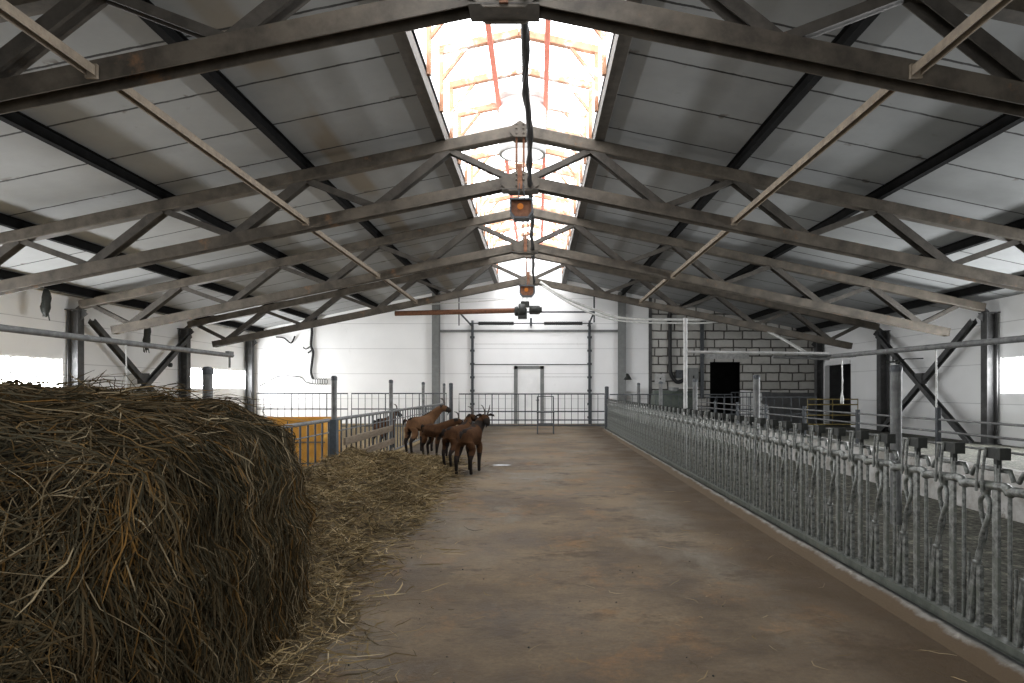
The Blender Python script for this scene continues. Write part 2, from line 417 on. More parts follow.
# ------------------------------------------------------------------ purlins
ends = ['the one nearest the skylight', 'the middle one of that slope', 'the one nearest the side wall']
for s in (-1, 1):
    for k, off in enumerate((4.2, 7.0, 9.8)):
        x = CX + s*off; z = ceil_z(off) - .115
        m = MB().ibeam((x, Y0+.1, z), (x, YB, z), .12, .2, .016)
        tag(m.build('roof_purlin', M['purlin'], None, (x, Y0, z)),
            'long dark %s roof purlin, %s' % ('left' if s < 0 else 'right', ends[k]), 'roof purlin', 'roof purlins')
    x = CX + s*12.25; z = ceil_z(12.25) - .12
    m = MB().ibeam((x, Y0+.1, z), (x, YB, z), .14, .22, .02)
    tag(m.build('eaves_beam', M['purlin'], None, (x, Y0, z)), 'dark steel eaves beam along the top of the %s wall' % ('left' if s < 0 else 'right'), 'beam', 'eaves beams')

# ------------------------------------------------------------------ trusses
def top_z(off): return CH + 5.07 - .21*abs(off)
def bot_z(off): return CH + 4.09 - .205*abs(off)
names = ['nearest roof truss, its weathered bottom chord crossing the top of the view',
         'second roof truss from the camera, with the orange heater lamp under its apex',
         'third roof truss from the camera, in the middle of the barn',
         'farthest roof truss, just in front of the white back wall']
for i, Y in enumerate(TY):
    r = empty('roof_truss', (CX, Y, top_z(0)), names[i], 'roof truss', 'roof trusses')
    for s in (-1, 1):
        ext = 12.62 if s < 0 else 13.0; be = 11.69 if s < 0 else 11.98
        m = MB().beam((CX, Y, top_z(0)), (CX+s*ext, Y, top_z(ext)), .24, .23)
        m.build('top_chord', M['steel'], r)
        m = MB().prism([(-.125,-.11),(-.108,-.11),(-.108,.093),(.108,.093),(.108,-.11),(.125,-.11),(.125,.11),(-.125,.11)], (CX, Y, bot_z(0)), (CX+s*be, Y, bot_z(be)))
        m.prism([(-.125,-.11),(.125,-.11),(.125,.11),(-.125,.11)], (CX+s*(be-.012), Y, bot_z(be-.012)), (CX+s*(be+.01), Y, bot_z(be+.01)))
        m.build('bottom_chord', M['steel'], r)
        tn = [1.4, 4.2, 7.0, 9.8, 12.3]; bn = [0.15, 2.8, 5.6, 8.4, 11.2]
        for k in range(5):
            for (b, t_, hv) in ((bn[k], tn[k], .11), (bn[k+1] if k < 4 else None, tn[k], .16)):
                if b is None: continue
                m = MB(); w = hv
                p0 = Vector((CX+s*b, Y-.02, bot_z(b)+.06)); p1 = Vector((CX+s*t_, Y-.02, top_z(t_)-.08))
                m.angle(p0, p1, w, .014, (0, 1, 0), 1)
                m.angle(p0+Vector((0,.05,0)), p1+Vector((0,.05,0)), w, .014, (0, -1, 0), -1)
                m.build('web_member', M['steel_web'], r)
    for dy in (-.155, .155):
        for (zc, w, h) in ((bot_z(0)-.03, .37, .17), (top_z(0)-.01, .20, .13)):
            m = MB(); c = Vector((CX, Y+dy, zc)); t0 = .012
            pr = [(-w, -h*.5), (-w*.55, -h*1.15), (w*.55, -h*1.15), (w, -h*.5), (w, h*.3), (0, h*1.3), (-w, h*.3)]
            m.prism(pr, c+Vector((0, -t0, 0)), c+Vector((0, t0, 0)))
            for bx in (-.07, .07):
                for bz in (-.6, .1, .7):
                    m.lathe((CX+bx, Y+dy+(.012 if dy > 0 else -.035), zc+bz*h), [(0,0),(.018,0),(.018,.023),(0,.023)], 6, 'y')
            m.build('gusset_plate', M['steel'], r)
    m = MB()
    for dx in (-.07, .07):
        m.beam((CX+dx, Y-.05, bot_z(0)-.05), (CX+dx, Y-.05, top_z(0)), .04, .04, (0,1,0))
    m.box(CX-.045, CX+.045, Y-.2, Y-.17, bot_z(0)-.2, bot_z(0)+.28)
    m.build('hanger_rod', M['rust'], r)
    m = MB().box(CX-.36, CX+.36, Y-.17, Y+.17, bot_z(0)-.2, bot_z(0)-.18); m.build('bottom_plate', M['steel_web'], r)
# longitudinal ties between the bottom chords
lab = ['between the camera end and the nearest truss', 'between the nearest and second trusses', 'between the second and third trusses', 'between the third and farthest trusses']
for s in (-1, 1):
    for k in range(4):
        ya, yb = ([1.4]+TY)[k]+.17, TY[k]-.17
        off = 4.15; x = CX + s*off; z = bot_z(off) + (.02 if k % 2 else -.03)
        m = MB().prism([(-.048,-.048),(-.040,-.048),(-.040,.040),(.040,.040),(.040,-.048),(.048,-.048),(.048,.048),(-.048,.048)], (x, ya, z), (x, yb, z))
        m.box(x-.06, x+.06, yb-.02, yb+.02, z-.07, z+.07)
        tag(m.build('tie_bar', M['tie'], None, (x, ya, z)), 'tan tie bar on the %s, %s' % ('left' if s < 0 else 'right', lab[k]), 'tie bar', 'tie bars between the trusses')

# ------------------------------------------------------------------ columns
def column(x, y, label, z1, s):
    r = empty('steel_column', (x, y, 0), label, 'column', 'steel wall columns')
    m = MB().ibeam((x, y, 0), (x, y, z1), .28, .30, .022, (1,0,0)); m.build('shaft', M['column'], r)
    m = MB().box(x-.24, x+.24, y-.2, y+.2, 0, .03); m.build('base_plate', M['column'], r)
    m = MB().box(x-.2, x+.2, y-.18, y+.18, z1, z1+.03)
    m.prism([(-.01,0),(.01,0),(.01,.35),(-.01,.35)], (x-s*.0, y, z1-.4), (x-s*.35, y, z1-.1)); m.build('cap_plate', M['column'], r)
pos = ['at the second truss', 'under the third truss, next to the cross bracing', 'under the farthest truss', 'in the back corner']
for s, x, side in ((-1, -13.12, 'left'), (1, 12.83, 'right')):
    for k, y in enumerate((13.4, 19.4, 25.4, 31.15)):
        column(x, y, 'dark grey steel column against the %s wall %s' % (side, pos[k]), top_z(abs(x-CX))-.13, s)
for px, lb in ((436, 'left'), (622, 'right')):
    x = (px-537.5)*31.2/683
    m = MB().ibeam((x, 31.22, 0), (x, 31.22, ceil_z(x-CX)-.05), .34, .3, .02, (0,1,0))
    tag(m.build('steel_column', M['greybox'], None, (x, 31.22, 0)), 'tall grey steel column on the back wall, %s of the big white door' % lb, 'column', 'steel wall columns')
# cross bracing C-D
for s, x, side in ((-1, -12.88, 'left'), (1, 12.60, 'right')):
    r = empty('cross_brace', (x, 22.4, 0), 'steel X-shaped cross bracing between two columns of the %s wall' % side, 'brace', 'cross braces')
    zt = 3.55
    for k, (ya, yb2) in enumerate(((19.72, 25.08), (25.08, 19.72))):
        xx = x - s*.1*k
        m = MB().ibeam((xx, ya, zt), (xx, yb2, .02), .16, .16, .014, (1,0,0)); m.build('diagonal', M['column'], r)
    m = MB().box(x-.13, x+.05, 22.2, 22.6, 1.75, 2.1); m.build('joint_plate', M['column'], r)

# ------------------------------------------------------------------ sectional door on the back wall
f = 31.4/683
def bx(px): return (px-537.5)*f
def bz(py): return CH + (390-py)*f
D0, D1, DT = bx(474), bx(588), bz(331)
d = tag(MB().box(D0, D1, YB-.06, YB-.005, 0, DT).build('door_1', M['wall']), kind='structure')
m = MB()
for z in (.7, 1.42, 2.15, 3.66): m.box(D0+.02, D1-.02, YB-.066, YB-.06, z-.009, z+.009)
m.build('panel_seams', M['whitepipe'], d)
m = MB()
for z in (2.72,):
    m.box(D0+.02, D1-.02, YB-.085, YB-.06, z-.02, z+.02)
m.build('stiffener', M['column'], d)
m = MB()
for x in (D0-.06, D1+.06):
    m.beam((x, YB-.12, 0), (x, YB-.12, DT+.25), .11, .16, (0,1,0))
    for zz in np.arange(.3, DT, .61): m.box(x-.1, x+.1, YB-.19, YB-.12, zz-.05, zz+.05)
m.build('guide_rail', M['gate'], d)
w0, w1, wt = bx(514), bx(544), bz(366)
m = MB().box(w0, w0+.17, YB-.10, YB-.06, 0, wt).box(w1-.17, w1, YB-.10, YB-.06, 0, wt).box(w0, w1, YB-.10, YB-.06, wt-.14, wt)
m.build('wicket_frame', M['greybox'], d)
m = MB().box(w0+.17, w1-.17, YB-.075, YB-.055, .1, wt-.14); m.build('wicket_door', M['white'], d)
m = MB().box(w1-.29, w1-.23, YB-.15, YB-.07, 1.05, 1.12).box(w1-.38, w1-.23, YB-.15, YB-.135, 1.07, 1.1); m.build('door_handle', M['black'], d)
# spring shaft
r = empty('door_spring_shaft', (bx(530), YB-.3, bz(324)), 'dark torsion spring shaft mounted above the big white door', 'door mechanism')
z = bz(324)
m = MB().tube([(bx(470), YB-.3, z), (bx(592), YB-.3, z)], .025, 8); m.build('shaft', M['gate'], r)
for a, b in ((479, 514), (544, 582)):
    m = MB(); n = 60
    m.tube([(bx(a), YB-.3, z), (bx(b), YB-.3, z)], .075, 10)
    for k in range(20):
        x = bx(a)+(bx(b)-bx(a))*(k+.5)/20; m.lathe((x, YB-.3, z), [(.07,-.02),(.09,0),(.07,.02)], 10, 'x')
    m.build('torsion_spring', M['cable'], r)
for px in (473, 589, 531):
    m = MB().lathe((bx(px)-.04, YB-.3, z), [(0,0),(.14,0),(.14,.09),(0,.09)], 16, 'x').box(bx(px)-.02, bx(px)+.02, YB-.3, YB-.05, z-.2, z+.12); m.build('cable_drum', M['gate'], r)
# horizontal track bars
m = MB().beam((bx(462), 30.2, bz(315)), (bx(592), 30.2, bz(315)), .07, .07)
m.beam((bx(462), 30.2, bz(315)), (bx(472), YB-.1, bz(326)), .06, .06).beam((bx(592), 30.2, bz(315)), (bx(588), YB-.1, bz(326)), .06, .06)
m.beam((bx(462), 30.2, bz(328)), (bx(462), 30.2, bz(297)), .05, .05, (0,1,0)).beam((bx(592), 30.2, bz(325)), (bx(592), 30.2, bz(292)), .07, .05, (0,1,0))
tag(m.build('track_frame', M['gate'], None, (bx(530), 30.2, bz(315))), 'thin dark bar frame hung in front of the top of the big white door', 'frame')

# ------------------------------------------------------------------ things on back wall
r = empty('wall_cable_drop', P(310, 355, 31.3), 'black bundle of cables running down the white back wall to a small coil rack', 'cable')
pts = [P(311,322,31.3), P(312,332,31.3), P(311,345,31.3), P(313,352,31.3), P(312,362,31.3), P(311,372,31.3), P(313,379,31.3)]
m = MB().tube(smoothpts(pts), .06, 8).tube(smoothpts([P(311,346,31.3), P(306,349,31.3), P(303,347,31.3)]), .03, 6).tube(smoothpts([P(312,350,31.3), P(308,353,31.3)]), .04, 6); m.build('cable_bundle', M['cable'], r)
m = MB()
for k in range(6):
    c = Vector(P(314+2.4*k, 381.5, 31.28)); m.tube([c+Vector((.02*math.cos(a), 0, 0))*3+Vector((0,0,.13*math.sin(a))) for a in np.linspace(0, 2*PI, 13)], .018, 5)
m.build('coil_rack', M['greybox'], r)
m = MB().tube(smoothpts([P(260,386,31.3), P(272,379,31.3), P(281,376,31.3), P(300,377,31.3), P(306,382,31.3), P(313,384,31.3)]), .022, 6)
tag(m.build('wall_cable', M['cable'], None, P(285,380,31.3)), 'thin black cable drooping across the white back wall beside the coil rack', 'cable')
m = MB().tube(smoothpts([P(276,337,31.3), P(284,338,31.3), P(291,343,31.3), P(295,336,31.3)]), .035, 6)
tag(m.build('loose_cable', M['cable'], None, P(285,340,31.3)), 'short hooked black cable high on the back wall near the left corner', 'cable')
# dark vertical cables on the block wall
m = MB().tube(smoothpts([P(670,302,31.25), P(670,330,31.25), P(670,360,31.25), P(671,374,31.25), P(677,382,31.25), P(684,379,31.25), P(684,371,31.25)]), .085, 8)
tag(m.build('duct_hose', M['cable'], None, P(670,340,31.25)), 'thick black hose running down the block wall and curling up at its foot', 'hose')
m = MB().beam(P(702,313,31.3), P(702,398,31.3), .16, .08, (0,1,0))
tag(m.build('cable_tray', M['gate'], None, P(702,398,31.3)), 'narrow dark vertical cable tray on the block wall left of the dark doorway', 'cable tray')
def wbox(name, x0, y0, x1, y1, mat, label, cat, dep=.22, extra=None):
    a = P(x0, y1, 31.3); b = P(x1, y0, 31.3)
    r = empty(name, (a[0], YB-dep, a[2]), label, cat)
    MB().box(a[0], b[0], YB-dep, YB-.01, a[2], b[2]).build('housing', M[mat], r)
    w = b[0]-a[0]; h = b[2]-a[2]
    MB().box(a[0]+w*.06, b[0]-w*.06, YB-dep-.02, YB-dep, a[2]+h*.05, b[2]-h*.05).build('lid', M[mat], r)
    MB().box(a[0]+w*.42, a[0]+w*.55, YB-dep-.05, YB-dep-.02, a[2]+h*.45, a[2]+h*.6).build('knob', M['black'], r)
wbox('electrical_box', 655, 374, 665, 384, 'whitepipe', 'small pale electrical box on the block wall left of the thick black hose', 'electrical box')
wbox('electrical_cabinet', 688, 368, 698, 387, 'greybox', 'tall grey electrical cabinet on the block wall beside the pale pipe', 'electrical box')
wbox('switch_box', 676, 370, 683, 378, 'gate', 'small dark switch box inside the curl of the black hose', 'switch box', .15)
m = MB()
x0, x1 = P(763,0,31.3)[0], XR-.05
prof = [(x0+.35,0),(x1,0),(x1,1.42),(x0-.05,1.45),(x0+.02,1.2),(x0-.08,1.0),(x0+.15,.8),(x0+.3,.72),(x0+.33,.4)]
m.add([(x, YB-.03, z) for x, z in prof]+[(x, YB-.001, z) for x, z in prof], [list(range(9))]+[(i, (i+1) % 9+0, (i+1) % 9+9, i+9) for i in range(9)])
tag(m.build('trim_7', M['greyboard']), kind='structure')
m = MB(); prof = [(P(741,0,31.3)[0],0),(x0+.3,0),(x0+.3,1.4),(P(741,0,31.3)[0],1.55)]
m.add([(x, YB-.012, z) for x, z in prof]+[(x, YB-.001, z) for x, z in prof], [(0,1,2,3),(3,2,6,7),(0,3,7,4)])
tag(m.build('trim_8', M['white']), kind='structure')
# machine in front of the block wall
r = empty('milk_cooling_tank', (5.9, 29.6, 0), 'dark green machine tank standing before the block wall below the electrical boxes', 'machine')
m = MB(); m.lathe((4.95, 29.6, .95), [(0,0),(.52,.04),(.60,.12),(.60,1.78),(.52,1.86),(0,1.9)], 20, 'x'); m.build('tank', M['machine'], r)
m = MB().lathe((5.9, 29.6, 1.5), [(0,.16),(.22,.16),(.22,0)], 16); m.build('lid', M['greybox'], r)
for x in (5.2, 6.6):
    for y in (29.3, 29.9): MB().beam((x, y, 0), (x, y, .55), .07, .07, (0,1,0)).build('leg', M['machine'], r)
# small bracket lamp dark triangle on column right of door
m = MB(); c = P(627, 378, 31.2); m.lathe(c, [(0,.22),(.09,.16),(.2,-.02),(.22,-.08),(0,-.05)], 14)
m.box(c[0]-.05, c[0]+.05, c[1]-.02, c[1]+.16, c[2], c[2]+.06)
tag(m.build('wall_horn', M['black'], None, c), 'small black conical fitting on the back wall beside the right door column', 'fitting')

# ------------------------------------------------------------------ overhead fittings
m = MB()
pts = [(CX+.20+.012*math.sin(y*1.3), y, CH+4.02-.05*abs(math.sin(y*PI/6+.7))) for y in np.arange(1.6, 28.6, .4)]
m.tube(pts, .04, 8)
m.tube([(p[0]+.04*math.sin(i*.9), p[1], p[2]+.04*math.cos(i*.9)) for i, p in enumerate(pts)], .026, 6)
m.tube([(p[0]+.03*math.sin(i*1.2+2), p[1], p[2]+.03*math.cos(i*1.2+2)) for i, p in enumerate(pts)], .024, 6)
tag(m.build('overhead_cable_bundle', M['cable'], None, pts[0]), 'black twisted cable bundle running along the ridge under the skylight', 'cable')
def heater(Y, px, ytop, ybot, label, sc, ztruss):
    k = Y/683; x = (px-537.5)*k; zt, zbm = CH+(390-ytop)*k, CH+(390-ybot)*k; w = .22*sc; h = zt-zbm
    r = empty('heater_lamp', (x, Y, zbm), label, 'lamp', 'heater lamps under the ridge')
    m = MB(); pr = [(-w,.3*h),(-w*.62,0),(w*.62,0),(w,.3*h),(w,h),(-w,h)]
    n = 6
    vs = [(x+a, Y-.16*sc, zbm+b) for a, b in pr]+[(x+a, Y+.16*sc, zbm+b) for a, b in pr]
    m.add(vs, [list(range(n))[::-1] if False else [6+i for i in range(n)]]+[(i, i+6, (i+1) % n+6, (i+1) % n) for i in range(n)])
    m.add([(x+a*.86, Y-.16*sc, zbm+.08*h+b*.84) for a, b in pr]+vs[:6], [(i, (i+1) % n, 6+(i+1) % n, 6+i) for i in range(n)])
    m.build('housing', M['gate'], r)
    m = MB().add([(x+a*.86, Y-.08*sc, zbm+.08*h+b*.84) for a, b in pr], [list(range(n))])
    m.build('reflector', M['rust'], r)
    m = MB().lathe((x-.02, Y-.09*sc, zbm+.62*h), [(0,-.05*sc),(.04*sc,-.035*sc),(.06*sc,0)], 16, 'y'); m.build('heating_element', M['glow'], r)
    m = MB()
    for dx in (-.06, .06): m.tube([(x+dx, Y, zt-.01), (x+dx*.6, Y, ztruss)], .012, 6)
    m.build('hanger', M['gate'], r)
heater(13.0, 521.5, 200, 220, 'dark heater lamp with orange glow hanging under the second truss', 1, bot_z(0)-.15)
heater(25.0, 527, 286, 297, 'small rusty heater lamp hanging under the farthest truss', 1.25, bot_z(0)-.1)
# motor + shaft
Y = 27.5
r = empty('winch_motor', P(528, 312, Y), 'black greasy winch motor before the back wall with a rusty shaft on its left', 'winch')
m = MB(); c = Vector(P(522, 310, Y)); m.lathe(c-Vector((.14,0,0)), [(0,0),(.24,0),(.27,.04),(.27,.26),(.2,.3),(0,.3)], 16, 'x')
m.box(c[0]-.16, c[0]+.20, Y-.16, Y+.16, c[2]-.36, c[2]+.05).lathe((c[0]-.30, Y, c[2]-.05), [(0,0),(.16,0),(.2,.05),(.2,.14),(0,.16)], 12, 'x').box(c[0]-.05, c[0]+.3, Y-.12, Y+.12, c[2]+.1, c[2]+.34); m.build('gearbox', M['motor'], r)
m = MB(); c = Vector(P(529, 310, Y)); m.lathe(c, [(0,0),(.17,.02),(.17,.42),(.12,.46),(.12,.52),(0,.52)], 14, 'x')
for k in range(8): m.box(c[0]+.03, c[0]+.4, Y-.02+.17*math.cos(k*PI/4), Y+.02+.17*math.cos(k*PI/4), c[2]-.01+.17*math.sin(k*PI/4), c[2]+.01+.17*math.sin(k*PI/4))
m.build('motor_body', M['motor'], r)
m = MB().tube([P(395, 313.5, Y), P(515, 310.5, Y)], .10, 12); m.build('drive_shaft', M['rust'], r)
m = MB().tube([P(527, 303, Y), P(527, 262, Y)], .02, 6).tube([P(523, 303, Y), P(523, 262, Y)], .02, 6).tube([P(531, 318, Y), P(531, 326, Y)], .05, 6); m.build('hanger', M['gate'], r)
m = MB().tube([P(400, 306, 27.3), P(470, 302, 27.3), P(518, 298, 27.3)], .022, 6)
tag(m.build('support_wire', M['whitecable'], None, P(518,298,27.3)), 'thin wire stretched above the rusty winch shaft', 'wire')
# white hoses to the right
pts = smoothpts([P(540,282,25.2), P(562,296,25.3), P(590,308,25.8), P(622,318,26), P(680,319.5,26), P(722,320,26), P(760,328,25.6), P(806,352,25.3)])
tag(MB().tube(pts, .052, 8).build('white_hose', M['whitecable'], None, pts[0]), 'white hose hanging in a long upper arc from the ridge to the right wall', 'hose')
pts = smoothpts([P(542,286,25), P(575,306,25.4), P(600,316,25.8), P(632,322,26), P(700,323,26), P(728,322,26), P(770,333,25.6), P(806,354,25.1)])
tag(MB().tube(pts, .034, 8).build('white_hose', M['whitecable'], None, pts[0]), 'thinner white hose sagging just below the upper white hose', 'hose')
# overhead pipes over the pens
r = empty('water_pipe', (5.7, 2, 2.18), 'long grey overhead pipe running above the right pen towards the camera', 'pipe', 'overhead pipes')
m = MB().tube([(5.7, 2.0, 2.18), (5.68, 8, 2.15), (5.68, 13.3, 2.2)], .042, 10); m.build('main_pipe', M['post'], r)
m = MB().tube([(5.68, 13.3, 2.26), (2.88, 13.3, 2.29)], .03, 10); m.build('cross_pipe', M['whitepipe'], r)
m = MB().tube([(2.88, 13.3, 2.95), (2.88, 13.3, .05)], .038, 10); m.build('riser', M['whitepipe'], r)
m = MB()
for dy in (0,.12,-.12): m.tube([(5.3, 13.3+dy, 2.22), (6.1, 13.2+dy, 2.2)], .02, 6)
m.tube([(4.6,13.35,2.2),(5.7,13.35,2.16)], .03, 8); m.build('pipe_clamp', M['post'], r)
r = empty('water_pipe', (-5.5, 3, 2.19), 'long grey overhead pipe running above the hay bale on the left', 'pipe', 'overhead pipes')
m = MB().tube([(-5.5, 3.0, 2.20), (-5.5, 12.3, 2.17)], .038, 10); m.build('main_pipe', M['post'], r)
m = MB().tube([(-5.5, 12.2, 2.2), (-5.5, 12.2, 1.95)], .02, 8).box(-5.53, -5.47, 12.1, 12.3, 2.18, 2.24); m.build('end_bracket', M['post'], r)
# cords
def cord(name, px, y0, y1, Y, label, w=.008, bob=False):
    a = P(px, y0, Y); b = P(px, y1, Y); m = MB()
    m.tube([a, ((a[0]+b[0])/2+.006, Y, (a[2]+b[2])/2), b], w, 6)
    if bob: m.lathe((b[0], Y, b[2]-.02), [(0,0),(.035,.01),(.03,.12),(.01,.24),(0,.25)], 8)
    tag(m.build(name, M['whitecable'], None, a), label, 'cord', 'white pull cords')
cord('pull_cord', 126, 345, 402, 7.6+1.5, 'white cord hanging behind the hay bale from the left overhead pipe')
cord('pull_cord', 936, 347, 420, 9.77, 'white cord hanging from the right overhead pipe in front of the cross bracing', .012)
cord('pull_cord', 842, 360, 403, 12.8, 'white cord with a tapered weight hanging before the dark side doorway', .012, True)
# hanging dark bundles at the left eaves
for px, y0, y1, Y, lb in ((46, 288, 317, 17.6, 'black ragged bundle hanging from the left eaves nearest the camera'), (147, 322, 350, 22, 'black ragged bundle hanging from the left eaves by the cross bracing')):
    a = P(px, y0, Y); b = P(px, y1, Y); h = a[2]-b[2]; m = MB()
    m.tube([(a[0]+.02*math.sin(k), a[1], a[2]-h*k/6) for k in range(7)], [.04,.09,.11,.10,.12,.09,.03], 8)
    for q in range(5):
        m.tube([(a[0]+random.uniform(-.08,.08), a[1]+random.uniform(-.05,.05), a[2]-h*.5), (a[0]+random.uniform(-.12,.12), a[1], b[2]-random.uniform(-.1,.1))], .015, 5)
    m.tube([a, (a[0], a[1], ceil_z(abs(a[0]-CX))-.02)], .012, 5)
    tag(m.build('hanging_bundle', M['black'], None, b), lb, 'bundle', 'hanging black bundles')
# valves by columns
for px, py, Y, lb in ((166, 365, 24.4, 'small black tap-like fitting by the left wall column behind the bracing'), (893, 362, 22.6, 'small black tap-like fitting by the right wall column above the round post')):
    c = Vector(P(px, py, Y)); m = MB().lathe(c-Vector((.2,0,0)), [(0,0),(.09,0),(.09,.05),(.03,.06),(.03,.3),(.08,.31),(.08,.4),(0,.4)], 10, 'x').box(c[0]-.02, c[0]+.02, Y-.02, Y+.02, c[2], c[2]+.16).tube([c, c+Vector((.4 if px > 500 else -.4, 0, .1)), c+Vector((1.0 if px > 500 else -1.0, .0, .12))], .02, 6)
    tag(m.build('wall_valve', M['black'], None, c), lb, 'valve')

# ------------------------------------------------------------------ feed fence with headlocks (right)
FX = 2.65; SP = .415; FY0 = 2.585; NS, NU = 8, 7
def headlock_unit():
    """returns (lever, fixed_bar a, fixed_bar b, yoke, latch) builders at local y=0"""
    lv = MB()
    # swinging lever : loop, twisted bar and forked foot
    loop = [(0,0,.93)] + [(0, .012+.035*math.sin(a), .86-.075*(1-math.cos(a))*.9) for a in np.linspace(0, PI*.9, 6)]
    lv.tube(smoothpts([(0,.0,.94),(0,.045,.90),(.01,.055,.82),(.012,.02,.70),(.0,.065,.58),(0,.085,.50)], 4), .0155, 6)
    lv.tube(smoothpts([(0,.0,.94),(0,-.035,.89),(-.01,-.035,.80),(-.012,.02,.68),(0,.055,.56),(0,.085,.50)], 4), .0155, 6)
    lv.prism([(-.016,-.02),(.016,-.02),(.016,.02),(-.016,.02)], (0,.085,.52), (0,.155,.11), (0,1,0))
    lv.prism([(-.012,-.018),(.012,-.018),(.012,.018),(-.012,.018)], (0,.055,.50), (0,.05,.11), (0,1,0))
    lv.lathe((-.022, .08, .515), [(0,0),(.014,0),(.014,.044),(0,.044)], 10, 'x')
    lv.tube([(0,0,.94),(0,.0,1.0)], .014, 6)
    ba = MB().prism([(-.006,-.024),(.014,-.024),(.014,.024),(-.006,.024)], (0,-.10,.10), (0,-.10,1.0), (0,1,0))
    bb = MB().tube([(.012,-.19,.10),(.012,-.19,1.0)], .012, 6)
    bb.tube([(.012,.175,.10),(.012,.175,.55)], .009, 6)
    yk = MB()
    for dy, k in ((-.05, 1), (.0, 1)):
        yk.tube([(-.034,dy+.035,.95),(-.036,dy+.025,1.06),(-.036,dy,1.20)], .0095, 6)
    yk.tube([(-.036,-.055,1.205),(-.036,.01,1.205)], .0095, 6)
    yk.tube([(0,-.03,.985),(0,.0,.97),(0,.0,.93)], .027, 8)
    yk.tube([(0,-.105,.985),(0,-.105,1.12)], .018, 6)
    lt = MB().box(-.028, .028, -.165, -.03, 1.155, 1.215)
    lt.box(-.032, .032, -.17, -.15, 1.15, 1.22)
    lt.box(-.014, .014, -.12, -.09, 1.10, 1.155)
    return lv, ba, bb, yk, lt
U = headlock_unit()
ordn = ['nearest the camera', 'second from the camera', 'third from the camera', 'fourth from the camera', 'fifth from the camera', 'sixth from the camera', 'seventh from the camera', 'farthest from the camera']
ME = {}
for si in range(NS):
    y0 = FY0 + si*NU*SP; y1 = y0 + NU*SP
    r = empty('feed_fence_section', (FX, y0, 0), 'galvanised headlock fence section on the right kerb, ' + ordn[si], 'fence', 'feed fence sections along the kerb')
    MB().box(FX-.045, FX+.03, y0, y1-.01, .085, .135).box(FX-.045, FX+.05, y0, y1-.01, .078, .09).build('bottom_rail', M['galv_dark'], r)
    m = MB()
    for u in range(NU):
        ya = y0+u*SP; c0 = ya+.02; c1 = ya+SP-.03
        m.tube(smoothpts([(FX, ya, .965), (FX, ya+.03, .995), (FX, ya+.09, .995), (FX, ya+SP-.08, .985), (FX, ya+SP-.03, .98), (FX, ya+SP, .965)], 3), .027, 8)
    m.build('top_rail', M['galv'], r)
    m = MB()
    for u in range(NU):
        ya = y0+u*SP
        m.tube([(FX+.035, ya+.02, 1.03), (FX+.035, ya+.045, 1.085), (FX+.035, ya+SP-.06, 1.085), (FX+.035, ya+SP-.02, 1.03)], .015, 6)
    m.build('lock_rail', M['galv'], r)
    for u in range(NU):
        yc = SP*(u+.5)
        def part(key, b, nm, mt, par, loc):
            if key not in ME:
                o = b.build(nm, M[mt]); ME[key] = o.data
            else:
                o = bpy.data.objects.new(nm, ME[key]); col.objects.link(o)
            o.parent = par; o.location = loc; return o
        h = part('lv', U[0], 'headlock', 'galv', r, (0, yc, 0))
        part('ba', U[1], 'fixed_bar', 'galv', r, (0, yc, 0))
        part('bb', U[2], 'fixed_bar', 'galv', r, (0, yc, 0))
        part('yk', U[3], 'yoke', 'galv', h, (0, 0, 0))
        part('lt', U[4], 'latch_block', 'black', h, (0, 0, 0))
def post(name, x, y, z1, r_, label, mat='post', group='round pen posts', sq=False):
    r = empty(name, (x, y, 0), label, 'post', group)
    if sq: MB().beam((x, y, 0), (x, y, z1), r_*2, r_*2, (0,1,0)).build('shaft', M[mat], r)
    else: MB().tube([(x, y, 0), (x, y, z1)], r_, 14).build('shaft', M[mat], r)
    MB().lathe((x, y, z1), [(r_*1.12,-.05),(r_*1.12,.0),(r_*.8,.025),(0,.03)], 14).build('cap', M['gate'], r)
pl = ['thick grey round post in the right pen, nearest the camera before the cross bracing', 'grey round post in the right pen below the block wall, second from the camera', 'grey round post in the right pen before the electrical cabinet', 'grey round post in the right pen before the dark machine tank', 'grey round post in the right pen beside the end of the feed fence']
for k in range(5): post('pen_post', 4.12, 7.85+5*k, 1.81, .062, pl[k])
post('gate_post', FX-.02, 25.93, 1.66, .07, 'dark square post closing the far end of the feed fence', 'gate', 'dark gate posts', True)

# low limewashed wall with rails in right pen
m = MB(); n = 60; vs = []
for i in range(n+1):
    y = 1.5 + i*(23.0)/n; j = random.uniform(-.012, .012)
    for (x, z) in ((5.6+j, 0), (5.6-j*.6, .55+j), (5.64, .58+j), (5.82, .58-j), (5.84, 0)): vs.append((x, y, z))
m.add(vs, [(i*5+k, (i+1)*5+k, (i+1)*5+k+1, i*5+k+1) for i in range(n) for k in range(4)])
m.add(vs[:5], [(0,1,2,3,4)]); m.add(vs[-5:], [(4,3,2,1,0)])
tag(m.build('wall_pen_divider', M['limewash']), kind='structure')
r = empty('pipe_railing', (5.72, 1.6, .58), 'thin grey three-bar pipe railing on top of the low limewashed wall', 'railing')
for z in (1.13, .96, .79):
    MB().tube([(5.72, 1.6, z), (5.72, 24.2, z)], .016, 8).build('rail', M['post'], r)
for y in np.arange(2.4, 24.2, 2.45):
    MB().beam((5.72, y, .56), (5.72, y, 1.2 if abs(y-9.75) > .1 else 1.3), .06, .06, (0,1,0)).build('upright', M['gate'], r)

